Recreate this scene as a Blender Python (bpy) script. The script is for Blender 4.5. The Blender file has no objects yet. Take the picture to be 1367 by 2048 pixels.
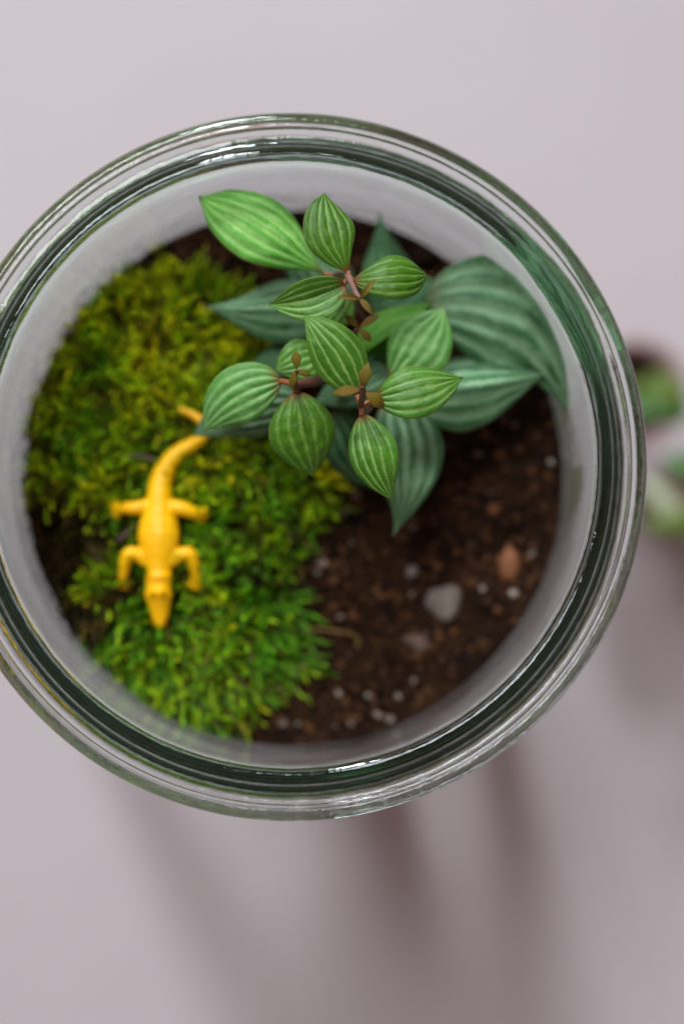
import bpy, bmesh, math, random
import numpy as np
from mathutils import Vector, Matrix, Quaternion, noise as mnoise

random.seed(7)
rng = np.random.default_rng(7)
S = bpy.context.scene
MM = 0.001
JB = 130.0          # height of the stand under the jar, mm
H = JB + 85.0       # height of the jar's rim above the table, mm

# ------------------------------------------------------------------ camera
FPX = 50.0 / 24.0 * 1367.0            # focal length in photo pixels
n_cam = Vector((-75.0, -106.0, -FPX)).normalized()
Q = n_cam.rotation_difference(Vector((0, 0, -1)))
def ray(px, py):
    return Q @ Vector(((px - 683.5) / FPX, -(py - 1024.0) / FPX, -1.0))
_d = ray(587, 928)
CAM = Vector((0, 0, H - 3)) - _d * (203.0 / -_d.z)
def P(px, py, z=0.0):
    """point (mm) seen at photo pixel px,py at height z above the jar's rim"""
    d = ray(px, py)
    return CAM + d * ((CAM.z - (H + z)) / -d.z)
cam_d = bpy.data.cameras.new("camera")
cam = bpy.data.objects.new("camera", cam_d)
S.collection.objects.link(cam)
cam_d.sensor_fit = 'VERTICAL'
cam_d.sensor_height = 36.0
cam_d.sensor_width = 24.0
cam_d.lens = 50.0
cam_d.clip_start = 0.01
cam_d.clip_end = 50.0
cam.rotation_mode = 'QUATERNION'
cam.rotation_quaternion = Q
cam.location = CAM * MM
cam_d.dof.use_dof = True
cam_d.dof.focus_distance = 0.1975
cam_d.dof.aperture_fstop = 5.0
cam_d.dof.aperture_blades = 0
S.camera = cam

# ------------------------------------------------------------------ world and lamps
W = bpy.data.worlds.new("World")
S.world = W
W.use_nodes = True
bg = W.node_tree.nodes["Background"]
bg.inputs[0].default_value = (1.0, 0.71, 0.65, 1)
bg.inputs[1].default_value = 0.215

def area(name, loc, target, sx, sy, power, color):
    l = bpy.data.lights.new(name, 'AREA')
    l.shape = 'RECTANGLE'
    l.size = sx
    l.size_y = sy
    l.energy = power
    l.color = color
    o = bpy.data.objects.new(name, l)
    o.location = loc
    o.rotation_euler = (Vector(target) - Vector(loc)).to_track_quat('-Z', 'Y').to_euler()
    S.collection.objects.link(o)
    return o
def lamp(name, az, el, dist, sx, sy, power, color):
    a, e = math.radians(az), math.radians(el)
    t = Vector((0, 0, H * MM))
    area(name, t + Vector((math.sin(a) * math.cos(e), math.cos(a) * math.cos(e), math.sin(e))) * dist, t, sx, sy, power, color)
lamp("window_light", -11, 33.5, 1.5, 0.21, 0.25, 17.0, (0.90, 0.95, 1.0))
lamp("wide_fill_light", -30, 64, 1.4, 0.5, 0.5, 12.5, (0.90, 0.96, 1.0))  # added soft fill from high up, brightens the inside of the jar

S.view_settings.view_transform = 'Standard'
S.view_settings.look = 'None'
S.view_settings.exposure = 0.0
S.view_settings.gamma = 1.0
S.cycles.max_bounces = 20
S.cycles.transmission_bounces = 18
S.cycles.glossy_bounces = 10
S.cycles.transparent_max_bounces = 16
S.cycles.caustics_refractive = True
S.cycles.caustics_reflective = True
S.cycles.blur_glossy = 0.4
S.cycles.sample_clamp_indirect = 8.0
S.cycles.use_denoising = True

# ------------------------------------------------------------------ material helpers
class NT:
    def __init__(self, name):
        self.m = bpy.data.materials.new(name)
        self.m.use_nodes = True
        self.t = self.m.node_tree
        self.b = self.t.nodes["Principled BSDF"]
        self.out = self.t.nodes["Material Output"]
    def n(self, typ, **kw):
        nd = self.t.nodes.new(typ)
        for k, v in kw.items():
            if k.startswith('_'):
                setattr(nd, k[1:], v)
            else:
                nd.inputs[int(k[1:]) if k[1:].isdigit() else k].default_value = v
        return nd
    def l(self, a, b):
        self.t.links.new(a, b)
    def val(self, x, sock):
        if isinstance(x, (int, float)):
            sock.default_value = x
        elif isinstance(x, tuple):
            sock.default_value = x if len(x) == 4 else (*x, 1)
        else:
            self.l(x, sock)
    def math(self, op, a, b=0.0, c=0.0):
        nd = self.t.nodes.new('ShaderNodeMath')
        nd.operation = op
        self.val(a, nd.inputs[0]); self.val(b, nd.inputs[1]); self.val(c, nd.inputs[2])
        return nd.outputs[0]
    def rng(self, x, a, b, c=0.0, d=1.0, smooth=True):
        nd = self.t.nodes.new('ShaderNodeMapRange')
        nd.interpolation_type = 'SMOOTHSTEP' if smooth else 'LINEAR'
        self.val(x, nd.inputs[0])
        for i, v in zip((1, 2, 3, 4), (a, b, c, d)):
            nd.inputs[i].default_value = v
        return nd.outputs[0]
    def mix(self, f, a, b):
        nd = self.t.nodes.new('ShaderNodeMix')
        nd.data_type = 'RGBA'
        self.val(f, nd.inputs[0]); self.val(a, nd.inputs[6]); self.val(b, nd.inputs[7])
        return nd.outputs[2]
    def mul(self, a, b, f=1.0):
        nd = self.t.nodes.new('ShaderNodeMix')
        nd.data_type = 'RGBA'
        nd.blend_type = 'MULTIPLY'
        self.val(f, nd.inputs[0]); self.val(a, nd.inputs[6]); self.val(b, nd.inputs[7])
        return nd.outputs[2]
    def obj(self):
        return self.n('ShaderNodeTexCoord').outputs['Object']
    def noise(self, scale, detail=3.0, rough=0.5, vec=None):
        nd = self.n('ShaderNodeTexNoise')
        nd.inputs['Scale'].default_value = scale
        nd.inputs['Detail'].default_value = detail
        nd.inputs['Roughness'].default_value = rough
        self.l(vec if vec is not None else self.obj(), nd.inputs['Vector'])
        return nd.outputs[0]
    def bump(self, h, strength, dist):
        nd = self.n('ShaderNodeBump')
        nd.inputs['Strength'].default_value = strength
        nd.inputs['Distance'].default_value = dist
        self.l(h, nd.inputs['Height'])
        self.l(nd.outputs[0], self.b.inputs['Normal'])
        return nd.outputs[0]
    def set(self, **kw):
        for k, v in kw.items():
            self.val(v, self.b.inputs[k.replace('_', ' ')])

def leaf_mat(name, dark, mid, vein, rough=0.42, vein_w=0.17, red=0.0, trans=0.25, vein_f=1.0, edge=0.5, spec=0.28):
    k = NT(name)
    uv = k.n('ShaderNodeUVMap').outputs[0]
    sep = k.n('ShaderNodeSeparateXYZ')
    k.l(uv, sep.inputs[0])
    s, v = sep.outputs[0], sep.outputs[1]
    nz = k.noise(900, 2, 0.5)
    nz2 = k.noise(260, 3, 0.55)
    vv = k.math('MULTIPLY', k.math('SUBTRACT', v, 0.5), 5.6)
    vv = k.math('ADD', vv, k.math('MULTIPLY', k.math('SUBTRACT', k.noise(170, 2), 0.5), 0.2))
    vv = k.math('ADD', vv, k.math('MULTIPLY', k.math('SUBTRACT', nz, 0.5), 0.34))
    dist = k.math('PINGPONG', vv, 0.5)
    dist2 = k.math('MULTIPLY', dist, k.rng(k.noise(250, 2, 0.5), 0.25, 0.75, 0.7, 1.4))
    vm = k.rng(dist2, 0.015, vein_w * 1.15, 1.0, 0.0)
    # thin side veinlets
    wv = k.n('ShaderNodeTexWave', _wave_type='BANDS', _bands_direction='X')
    wv.inputs['Scale'].default_value = 7.0
    wv.inputs['Distortion'].default_value = 5.0
    wv.inputs['Detail'].default_value = 2.0
    wv.inputs['Detail Scale'].default_value = 3.0
    mp = k.n('ShaderNodeCombineXYZ')
    k.l(k.math('ADD', s, k.math('MULTIPLY', dist, 0.25)), mp.inputs[0])
    k.l(k.math('MULTIPLY', v, 2.0), mp.inputs[1])
    k.l(mp.outputs[0], wv.inputs['Vector'])
    side = k.math('MULTIPLY', k.rng(wv.outputs[1], 0.75, 1.0), 0.22)
    col = k.mix(k.rng(nz2, 0.3, 0.7), dark, mid)
    f = k.math('MULTIPLY', k.math('MAXIMUM', vm, side), vein_f)
    # outer veins are fainter than the midrib
    f = k.math('MULTIPLY', f, k.rng(k.math('ABSOLUTE', vv), 0.3, 2.6, 1.08, 0.62))
    # veins fade a little in patches
    f = k.math('MULTIPLY', f, k.rng(k.noise(300, 3), 0.25, 0.6, 0.65, 1.0))
    col = k.mix(f, col, vein)
    sk = k.noise(3200, 2, 0.6)
    col = k.mul(col, k.mix(k.rng(sk, 0.35, 0.65), (0.90, 0.91, 0.88, 1), (1.09, 1.07, 1.07, 1)))
    # pale margin
    em = k.rng(k.math('ABSOLUTE', k.math('SUBTRACT', v, 0.5)), 0.465, 0.497, 0.0, edge)
    col = k.mix(em, col, (0.30, 0.34, 0.07, 1))
    if red:
        rm = k.rng(s, 0.0, 0.14, red, 0.0)
        col = k.mix(rm, col, (0.22, 0.045, 0.012, 1))
    rt = k.rng(s, 0.97, 1.0, 0.0, 0.8)
    col = k.mix(rt, col, (0.28, 0.13, 0.03, 1))
    k.set(Base_Color=col, Roughness=rough)
    k.b.inputs['Specular IOR Level'].default_value = spec
    hh = k.math('ADD', k.math('ADD', k.math('MULTIPLY', k.noise(2400, 3), 0.6), k.math('MULTIPLY', k.noise(900, 2), 0.9)), k.math('MULTIPLY', wv.outputs[1], -0.45))
    nrm = k.bump(hh, 0.35, 0.00014)
    tr = k.n('ShaderNodeBsdfTranslucent')
    k.l(k.mul(col, (1.5, 1.6, 0.6, 1)), tr.inputs[0])
    ms = k.n('ShaderNodeMixShader')
    ms.inputs[0].default_value = trans
    k.l(k.b.outputs[0], ms.inputs[1]); k.l(tr.outputs[0], ms.inputs[2])
    k.l(ms.outputs[0], k.out.inputs[0])
    return k.m

M = {}
M['young'] = leaf_mat('leaf_young', (0.048, 0.190, 0.008), (0.090, 0.29, 0.018), (0.30, 0.50, 0.13), red=0.9, vein_w=0.25, rough=.37, spec=.45)
M['young_dark'] = leaf_mat('leaf_young_dark', (0.042, 0.150, 0.005), (0.075, 0.225, 0.010), (0.20, 0.39, 0.055), red=0.9, vein_w=0.23, rough=.37, spec=.45)
M['mid'] = leaf_mat('leaf_mid', (0.085, 0.29, 0.050), (0.13, 0.37, 0.070), (0.34, 0.62, 0.23), rough=0.45, red=0.7, vein_w=0.42)
M['pale'] = leaf_mat('leaf_pale', (0.085, 0.36, 0.035), (0.14, 0.46, 0.06), (0.45, 0.80, 0.25), rough=0.45, red=0.8, vein_w=0.42)
M['old'] = leaf_mat('leaf_old', (0.026, 0.112, 0.036), (0.058, 0.18, 0.066), (0.29, 0.51, 0.29), rough=0.45, vein_w=0.46, edge=0.15, red=0.3, trans=0.12)
M['old_dark'] = leaf_mat('leaf_old_dark', (0.02, 0.09, 0.028), (0.040, 0.14, 0.048), (0.14, 0.31, 0.14), rough=0.5, vein_w=0.38, edge=0.1, red=0.3, trans=0.15)
M['bud'] = leaf_mat('leaf_bud', (0.15, 0.075, 0.006), (0.20, 0.16, 0.012), (0.34, 0.27, 0.05), rough=0.4, vein_w=0.15, edge=0.6, red=0.7)
M['bright'] = leaf_mat('leaf_bright', (0.05, 0.20, 0.010), (0.09, 0.30, 0.015), (0.16, 0.36, 0.04), rough=0.5, vein_w=0.2, trans=0.4)

def stem_mat(name, a, b, rough=0.45):
    k = NT(name)
    col = k.mix(k.noise(500, 3), a, b)
    k.set(Base_Color=col, Roughness=rough)
    k.b.inputs['Subsurface Weight'].default_value = 0.1
    k.b.inputs['Subsurface Scale'].default_value = 0.001
    k.bump(k.noise(1500, 3), 0.3, 0.0002)
    return k.m
M['stem'] = stem_mat('stem_mauve', (0.17, 0.075, 0.06, 1), (0.32, 0.18, 0.15, 1))
M['stem_dark'] = stem_mat('stem_brown', (0.09, 0.032, 0.02, 1), (0.20, 0.08, 0.05, 1))
M['petiole'] = stem_mat('petiole_red', (0.24, 0.06, 0.022, 1), (0.36, 0.13, 0.05, 1))

# table top
k = NT('white_table')
n1 = k.noise(9, 4, 0.5)
n2 = k.noise(220, 4, 0.6)
col = k.mix(k.rng(n1, 0.3, 0.7), (0.53, 0.478, 0.495, 1), (0.555, 0.503, 0.52, 1))
col = k.mix(k.math('MULTIPLY', k.rng(n2, 0.45, 0.75), 0.12), col, (0.60, 0.56, 0.58, 1))
k.set(Base_Color=col, Roughness=0.6)
k.b.inputs['Specular IOR Level'].default_value = 0.25
k.bump(n2, 0.1, 0.0003)
M['table'] = k.m

# jar glass: clear surface, faint green body seen where the path is long
k = NT('jar_glass')
g = k.n('ShaderNodeBsdfGlass')
g.inputs['Color'].default_value = (1, 1, 1, 1)
g.inputs['Roughness'].default_value = 0.0
g.inputs['IOR'].default_value = 1.48
ab = k.n('ShaderNodeVolumeAbsorption')
ab.inputs['Color'].default_value = (0.20, 0.72, 0.52, 1)
ab.inputs['Density'].default_value = 24.0
sp_ = k.n('ShaderNodeSeparateXYZ'); k.l(k.obj(), sp_.inputs[0])
ang = k.math('ARCTAN2', sp_.outputs[1], sp_.outputs[0])
rad = k.math('SQRT', k.math('ADD', k.math('MULTIPLY', sp_.outputs[0], sp_.outputs[0]), k.math('MULTIPLY', sp_.outputs[1], sp_.outputs[1])))
cb = k.n('ShaderNodeCombineXYZ')
k.l(k.math('MULTIPLY', ang, 0.012), cb.inputs[0]); k.l(rad, cb.inputs[1]); k.l(sp_.outputs[2], cb.inputs[2])
st_ = k.noise(2600, 3, 0.6, cb.outputs[0])      # drawn streaks that run round the rim
bp = k.n('ShaderNodeBump')
bp.inputs['Strength'].default_value = 0.5
bp.inputs['Distance'].default_value = 0.0002
k.l(k.math('ADD', k.math('ADD', k.noise(330, 3, 0.55), k.math('MULTIPLY', k.noise(75, 2, 0.5), 4.0)), k.math('MULTIPLY', st_, 0.25)), bp.inputs['Height'])
k.l(bp.outputs[0], g.inputs['Normal'])
k.l(g.outputs[0], k.out.inputs[0])
k.l(ab.outputs[0], k.out.inputs['Volume'])
k.t.nodes.remove(k.b)
M['glass'] = k.m

# soil
k = NT('soil_dark')
n1 = k.noise(170, 5, 0.6); n2 = k.noise(1400, 4, 0.6)
col = k.mix(k.rng(n1, 0.35, 0.7), (0.012, 0.005, 0.0025, 1), (0.045, 0.020, 0.009, 1))
col = k.mul(col, k.mix(n2, (0.5, 0.5, 0.5, 1), (1.5, 1.45, 1.4, 1)))
k.set(Base_Color=col, Roughness=0.9)
k.b.inputs['Specular IOR Level'].default_value = 0.12
k.bump(n2, 0.8, 0.0006)
M['soil'] = k.m

def attr_mat(name, rough, trans=0.0, bumpy=0.3, spec=0.4):
    k = NT(name)
    a = k.n('ShaderNodeAttribute', _attribute_name='col')
    col = k.mul(a.outputs[0], k.mix(k.noise(1500, 2), (0.7, 0.7, 0.7, 1), (1.3, 1.3, 1.3, 1)))
    k.set(Base_Color=col, Roughness=rough)
    k.b.inputs['Specular IOR Level'].default_value = spec
    k.bump(k.noise(2200, 2), bumpy, 0.0003)
    if trans:
        tr = k.n('ShaderNodeBsdfTranslucent')
        k.l(k.mul(col, (1.4, 1.4, 0.7, 1)), tr.inputs[0])
        ms = k.n('ShaderNodeMixShader')
        ms.inputs[0].default_value = trans
        k.l(k.b.outputs[0], ms.inputs[1]); k.l(tr.outputs[0], ms.inputs[2])
        k.l(ms.outputs[0], k.out.inputs[0])
    return k.m
M['crumb'] = attr_mat('soil_crumb', 0.85, spec=0.15)
M['moss'] = attr_mat('moss_leaf', 0.4, trans=0.35, spec=0.25)

def flat_mat(name, a, b, scale=400, rough=0.7, bs=0.5, bd=0.0004, sss=0.0):
    k = NT(name)
    n = k.noise(scale, 4, 0.6)
    k.set(Base_Color=k.mix(k.rng(n, 0.3, 0.7), a, b), Roughness=rough)
    if sss:
        k.b.inputs['Subsurface Weight'].default_value = sss
        k.b.inputs['Subsurface Radius'].default_value = (1, 0.6, 0.3)
        k.b.inputs['Subsurface Scale'].default_value = 0.0015
    k.bump(n, bs, bd)
    return k.m
M['pebble'] = flat_mat('pebble_grey', (0.15, 0.115, 0.095, 1), (0.26, 0.205, 0.175, 1), 300)
M['chip'] = flat_mat('clay_chip', (0.17, 0.055, 0.018, 1), (0.27, 0.10, 0.035, 1), 600)
M['perlite'] = flat_mat('perlite', (0.26, 0.21, 0.17, 1), (0.50, 0.43, 0.37, 1), 900)
M['perlite_dim'] = flat_mat('perlite_stained', (0.18, 0.13, 0.10, 1), (0.42, 0.34, 0.28, 1), 900)
M['straw'] = flat_mat('moss_stalk', (0.13, 0.07, 0.012, 1), (0.24, 0.15, 0.03, 1), 900)
M['twig'] = flat_mat('dry_twig', (0.07, 0.035, 0.02, 1), (0.16, 0.09, 0.07, 1), 900)
M['pot'] = flat_mat('pink_pot', (0.33, 0.19, 0.19, 1), (0.42, 0.26, 0.25, 1), 200, rough=0.55, bs=0.2)
M['succulent'] = flat_mat('succulent_leaf', (0.07, 0.13, 0.012, 1), (0.13, 0.20, 0.018, 1), 130, rough=0.45, bs=0.1)
M['succulent_dark'] = flat_mat('succulent_leaf_dark', (0.04, 0.13, 0.03, 1), (0.10, 0.22, 0.05, 1), 130, rough=0.45, bs=0.1)
M['succulent_pale'] = flat_mat('succulent_leaf_pale', (0.34, 0.40, 0.24, 1), (0.44, 0.50, 0.32, 1), 130, rough=0.45, bs=0.1)

M['wood'] = flat_mat('reddish_wood', (0.22, 0.075, 0.035, 1), (0.32, 0.12, 0.06, 1), 60, rough=0.5, bs=0.1)

# toy plastic with moulded scales on the back
k = NT('toy_plastic')
vo = k.n('ShaderNodeTexVoronoi')
mp = k.n('ShaderNodeMapping')
k.l(k.obj(), mp.inputs[0])
mp.inputs['Scale'].default_value = (1.0, 0.75, 0.25)
vo.inputs['Scale'].default_value = 820
vo.inputs['Randomness'].default_value = 0.35
k.l(mp.outputs[0], vo.inputs['Vector'])
col = k.mix(k.rng(k.noise(160, 2), 0.3, 0.7), (0.97, 0.48, 0.001, 1), (1.0, 0.55, 0.002, 1))
k.set(Base_Color=col, Roughness=0.38)
k.b.inputs['Specular IOR Level'].default_value = 0.35
k.b.inputs['Subsurface Weight'].default_value = 0.1
k.b.inputs['Subsurface Radius'].default_value = (1.0, 0.6, 0.05)
k.b.inputs['Subsurface Scale'].default_value = 0.0012
k.bump(k.math('SUBTRACT', 1.0, vo.outputs[0]), 0.45, 0.0004)
M['toy'] = k.m

# ------------------------------------------------------------------ mesh helpers
def link(o):
    S.collection.objects.link(o)
    return o
def mesh_obj(name, verts, faces, mat, parent=None, smooth=True, uvs=None, cols=None, unit=MM, origin=None):
    """verts in mm"""
    me = bpy.data.meshes.new(name)
    v = np.asarray(verts, dtype=float)
    if origin is not None:
        v = v - np.asarray(origin, dtype=float)
    me.from_pydata((v * unit).tolist(), [], faces)
    if smooth:
        me.polygons.foreach_set('use_smooth', [True] * len(me.polygons))
    if uvs is not None:
        ul = me.uv_layers.new(name='UVMap')
        li = np.zeros(len(me.loops), dtype=int)
        me.loops.foreach_get('vertex_index', li)
        ul.data.foreach_set('uv', np.asarray(uvs)[li].ravel())
    if cols is not None:
        ca = me.color_attributes.new('col', 'FLOAT_COLOR', 'POINT')
        c = np.ones((len(v), 4)); c[:, :3] = cols
        ca.data.foreach_set('color', c.ravel())
    me.materials.append(mat)
    me.update()
    o = bpy.data.objects.new(name, me)
    link(o)
    if parent:
        o.parent = parent
        if origin is None:
            o.matrix_parent_inverse = parent.matrix_world.inverted()
    if origin is not None:
        o.location = Vector(origin) * MM
    return o
def tag(o, label, cat, group=None, kind=None):
    if label: o['label'] = label
    if cat: o['category'] = cat
    if group: o['group'] = group
    if kind: o['kind'] = kind
    return o
def empty(name, loc):
    o = bpy.data.objects.new(name, None)
    o.empty_display_size = 0.01
    o.location = Vector(loc) * MM
    link(o)
    o.matrix_world = Matrix.Translation(Vector(loc) * MM)
    return o

def lathe(profile, seg=192, wob=0.0):
    v = []; f = []
    n = len(profile)
    for j in range(seg):
        a = 2 * math.pi * j / seg
        for (r, z) in profile:
            rr = r
            if wob and r > 1:
                rr += wob * mnoise.noise(Vector((math.cos(a) * 1.7, math.sin(a) * 1.7, z * 0.05)))
            v.append((rr * math.cos(a), rr * math.sin(a), z))
    for j in range(seg):
        k2 = (j + 1) % seg
        for i in range(n - 1):
            f.append((j * n + i, k2 * n + i, k2 * n + i + 1, j * n + i + 1))
    return v, f

def catmull(pts, per=8):
    pts = [Vector(p) for p in pts]
    out = []
    for i in range(len(pts) - 1):
        p0 = pts[max(i - 1, 0)]; p1 = pts[i]; p2 = pts[i + 1]; p3 = pts[min(i + 2, len(pts) - 1)]
        for k_ in range(per):
            t = k_ / per
            out.append(0.5 * ((2 * p1) + (-p0 + p2) * t + (2 * p0 - 5 * p1 + 4 * p2 - p3) * t * t + (-p0 + 3 * p1 - 3 * p2 + p3) * t ** 3))
    out.append(pts[-1])
    return out

def tube(name, pts, radii, mat, parent=None, seg=10, per=6):
    """smooth tapered tube through pts (mm), closed ends"""
    p4 = [Vector((*p, r)) if False else (Vector(p), r) for p, r in zip(pts, radii)]
    c = catmull([p for p, r in p4], per)
    rr = []
    for i in range(len(radii) - 1):
        for k_ in range(per):
            rr.append(radii[i] + (radii[i + 1] - radii[i]) * k_ / per)
    rr.append(radii[-1])
    v = []; f = []
    up = Vector((0.13, 0.21, 0.97)).normalized()
    for i, p in enumerate(c):
        t = (c[min(i + 1, len(c) - 1)] - c[max(i - 1, 0)]).normalized()
        a = t.cross(up)
        if a.length < 0.1: a = t.cross(Vector((1, 0, 0)))
        a.normalize(); b = t.cross(a)
        for s_ in range(seg):
            th = 2 * math.pi * s_ / seg
            v.append(p + (a * math.cos(th) + b * math.sin(th)) * rr[i])
    for i in range(len(c) - 1):
        for s_ in range(seg):
            s2 = (s_ + 1) % seg
            f.append((i * seg + s_, i * seg + s2, (i + 1) * seg + s2, (i + 1) * seg + s_))
    f.append(tuple(range(seg))[::-1])
    f.append(tuple((len(c) - 1) * seg + s_ for s_ in range(seg)))
    return mesh_obj(name, [tuple(x) for x in v], f, mat, parent)

# ------------------------------------------------------------------ table
g = 1500
vt = []; ft = []
NG = 24
for j in range(NG + 1):
    for i in range(NG + 1):
        vt.append((-g + 2 * g * i / NG, -g + 2 * g * j / NG, 0))
for j in range(NG):
    for i in range(NG):
        a = j * (NG + 1) + i
        ft.append((a, a + 1, a + NG + 2, a + NG + 1))
tb = mesh_obj('table_top', vt, ft, M['table'])
tb['kind'] = 'structure'

# ------------------------------------------------------------------ stand hidden under the jar
stand = empty('wooden_stand', (0, 0, 0))
tag(stand, 'small reddish wooden stand under the glass jar, its legs casting the soft streaks below', 'stand')
v, f = lathe([(0, JB), (41, JB), (42, JB - 1), (42, JB - 7), (41, JB - 8), (0, JB - 8)], 96)
mesh_obj('top', v, f, M['wood'], stand)
for (fx, fy, gx, gy) in ((-76, -10, -30, 0), (21, -60, 15, -32), (48, -10, 38, 0), (-10, 55, -6, 34)):
    tube('leg', [(fx, fy, 0.3), ((fx + gx) / 2, (fy + gy) / 2, JB / 2), (gx, gy, JB - 8)], [7, 7, 7] if fx < 30 else [5.5, 5.5, 5.5], M['wood'], stand, seg=20)

# ------------------------------------------------------------------ jar
def arc(cx, cz, r, a0, a1, n=8):
    return [(cx + r * math.cos(math.radians(a0 + (a1 - a0) * i / n)), cz + r * math.sin(math.radians(a0 + (a1 - a0) * i / n))) for i in range(n + 1)]
RI = 43.6                       # inside radius of the body
prof = [(0.0, 3.2), (30, 3.2), (38, 3.4)]
prof += arc(RI - 5, 8.5, 5, -90, 0, 8)
prof += [(RI, 15), (RI, 30), (RI, 50), (RI, 64), (RI - 0.1, 70), (RI - 0.5, 74.5), (RI - 1.1, 78.5)]
prof += [(42.3, 80.5), (42.2, 82.2)]
prof += arc(43.5, 83.45, 1.3, 180, 15, 12)          # rounded inner lip
prof += [(44.95, 83.1), (45.2, 82.7), (45.6, 82.45), (46.4, 82.4), (47.1, 82.42), (47.5, 82.6)]     # groove for the rubber ring
prof += arc(47.95, 82.72, 0.42, 150, 50, 5)
prof += arc(48.75, 81.9, 1.25, 110, -10, 12)         # rounded outer bead
prof += [(50.0, 80.5), (49.8, 79.2)]
prof += arc(48.6, 79.0, 1.2, 0, -90, 6)
prof += [(48.0, 77.6), (47.5, 76.9), (46.9, 75.5), (46.5, 72), (46.4, 60), (46.4, 40), (46.4, 15)]
prof += arc(41.4, 5.2, 5.0, 0, -80, 8)
prof += [(40, 0.35), (37, 0.9), (30, 1.3), (0, 1.3)]
v, f = lathe([(a * (1 + 0.014 * min(1, max(0, (b - 72) / 8))), b + JB) for a, b in prof], 320, 0.12)
jar = mesh_obj('glass_jar', v, f, M['glass'])
bm = bmesh.new(); bm.from_mesh(jar.data)
bmesh.ops.remove_doubles(bm, verts=bm.verts, dist=1e-6)
bmesh.ops.recalc_face_normals(bm, faces=bm.faces)
bm.to_mesh(jar.data); bm.free()
jar.location.z = 0.0002
tag(jar, 'round clear glass jar with thick greenish rim holding soil, moss and a plant', 'jar')

# ------------------------------------------------------------------ soil
SZ = H - 30.5          # soil level mm
SR = RI - 0.15
def soil_h(x, y):
    r = math.hypot(x, y)
    h = 1.3 * mnoise.fractal(Vector((x * 0.09, y * 0.09, 3.1)), 1.0, 2.0, 4) + 0.45 * mnoise.noise(Vector((x * 0.9, y * 0.9, 1.0)))
    h += 0.35 * mnoise.noise(Vector((x * 0.33, y * 0.33, 8.0)))
    return SZ + h + 0.8 * max(0, (r - 36) / 8) ** 2
vs = [(0, 0, soil_h(0, 0))]; fs = []
NR, NA = 90, 260
for i in range(1, NR + 1):
    for j in range(NA):
        a = 2 * math.pi * j / NA
        r = SR * i / NR
        x, y = r * math.cos(a), r * math.sin(a)
        vs.append((x, y, soil_h(x, y)))
for j in range(NA):
    fs.append((0, 1 + j, 1 + (j + 1) % NA))
for i in range(NR - 1):
    for j in range(NA):
        a = 1 + i * NA + j; b = 1 + i * NA + (j + 1) % NA
        fs.append((a, a + NA, b + NA, b))
base = 1 + (NR - 1) * NA
for (r, z) in ((SR, JB + 40), (SR, JB + 9.2), (SR - 1.6, JB + 5.4), (SR - 5, JB + 3.9)):
    for j in range(NA):
        a = 2 * math.pi * j / NA
        vs.append((r * math.cos(a), r * math.sin(a), z))
    nb = len(vs) - NA
    for j in range(NA):
        k2 = (j + 1) % NA
        fs.append((base + j, nb + j, nb + k2, base + k2))
    base = nb
fs.append(tuple(base + j for j in range(NA))[::-1])
soil = mesh_obj('potting_soil', vs, fs, M['soil'])
tag(soil, 'dark brown potting soil filling the lower part of the glass jar', 'soil', kind='stuff')

MOSS = [(335, 492), (380, 556), (450, 592), (500, 610), (535, 650), (560, 720), (560, 800), (590, 890), (660, 950), (655, 978), (645, 1048),
        (608, 1100), (570, 1160), (575, 1195), (592, 1225), (578, 1275), (525, 1340), (445, 1400), (380, 1438), (300, 1400), (200, 1330),
        (120, 1225), (75, 1090), (48, 960), (50, 880), (62, 780), (108, 680), (190, 575), (275, 515)]
MOSSW = [P(x, y, -29) for x, y in MOSS]
MX = np.array([p.x for p in MOSSW]); MY = np.array([p.y for p in MOSSW])
def in_moss(x, y):
    c = False
    j = len(MX) - 1
    for i in range(len(MX)):
        if (MY[i] > y) != (MY[j] > y) and x < (MX[j] - MX[i]) * (y - MY[i]) / (MY[j] - MY[i]) + MX[i]:
            c = not c
        j = i
    return c
def moss_dist(x, y):
    d = 1e9
    for i in range(len(MX)):
        x1, y1 = MX[i - 1], MY[i - 1]; x2, y2 = MX[i], MY[i]
        t = max(0, min(1, ((x - x1) * (x2 - x1) + (y - y1) * (y2 - y1)) / ((x2 - x1) ** 2 + (y2 - y1) ** 2)))
        d = min(d, math.hypot(x - x1 - t * (x2 - x1), y - y1 - t * (y2 - y1)))
    return d

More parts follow.
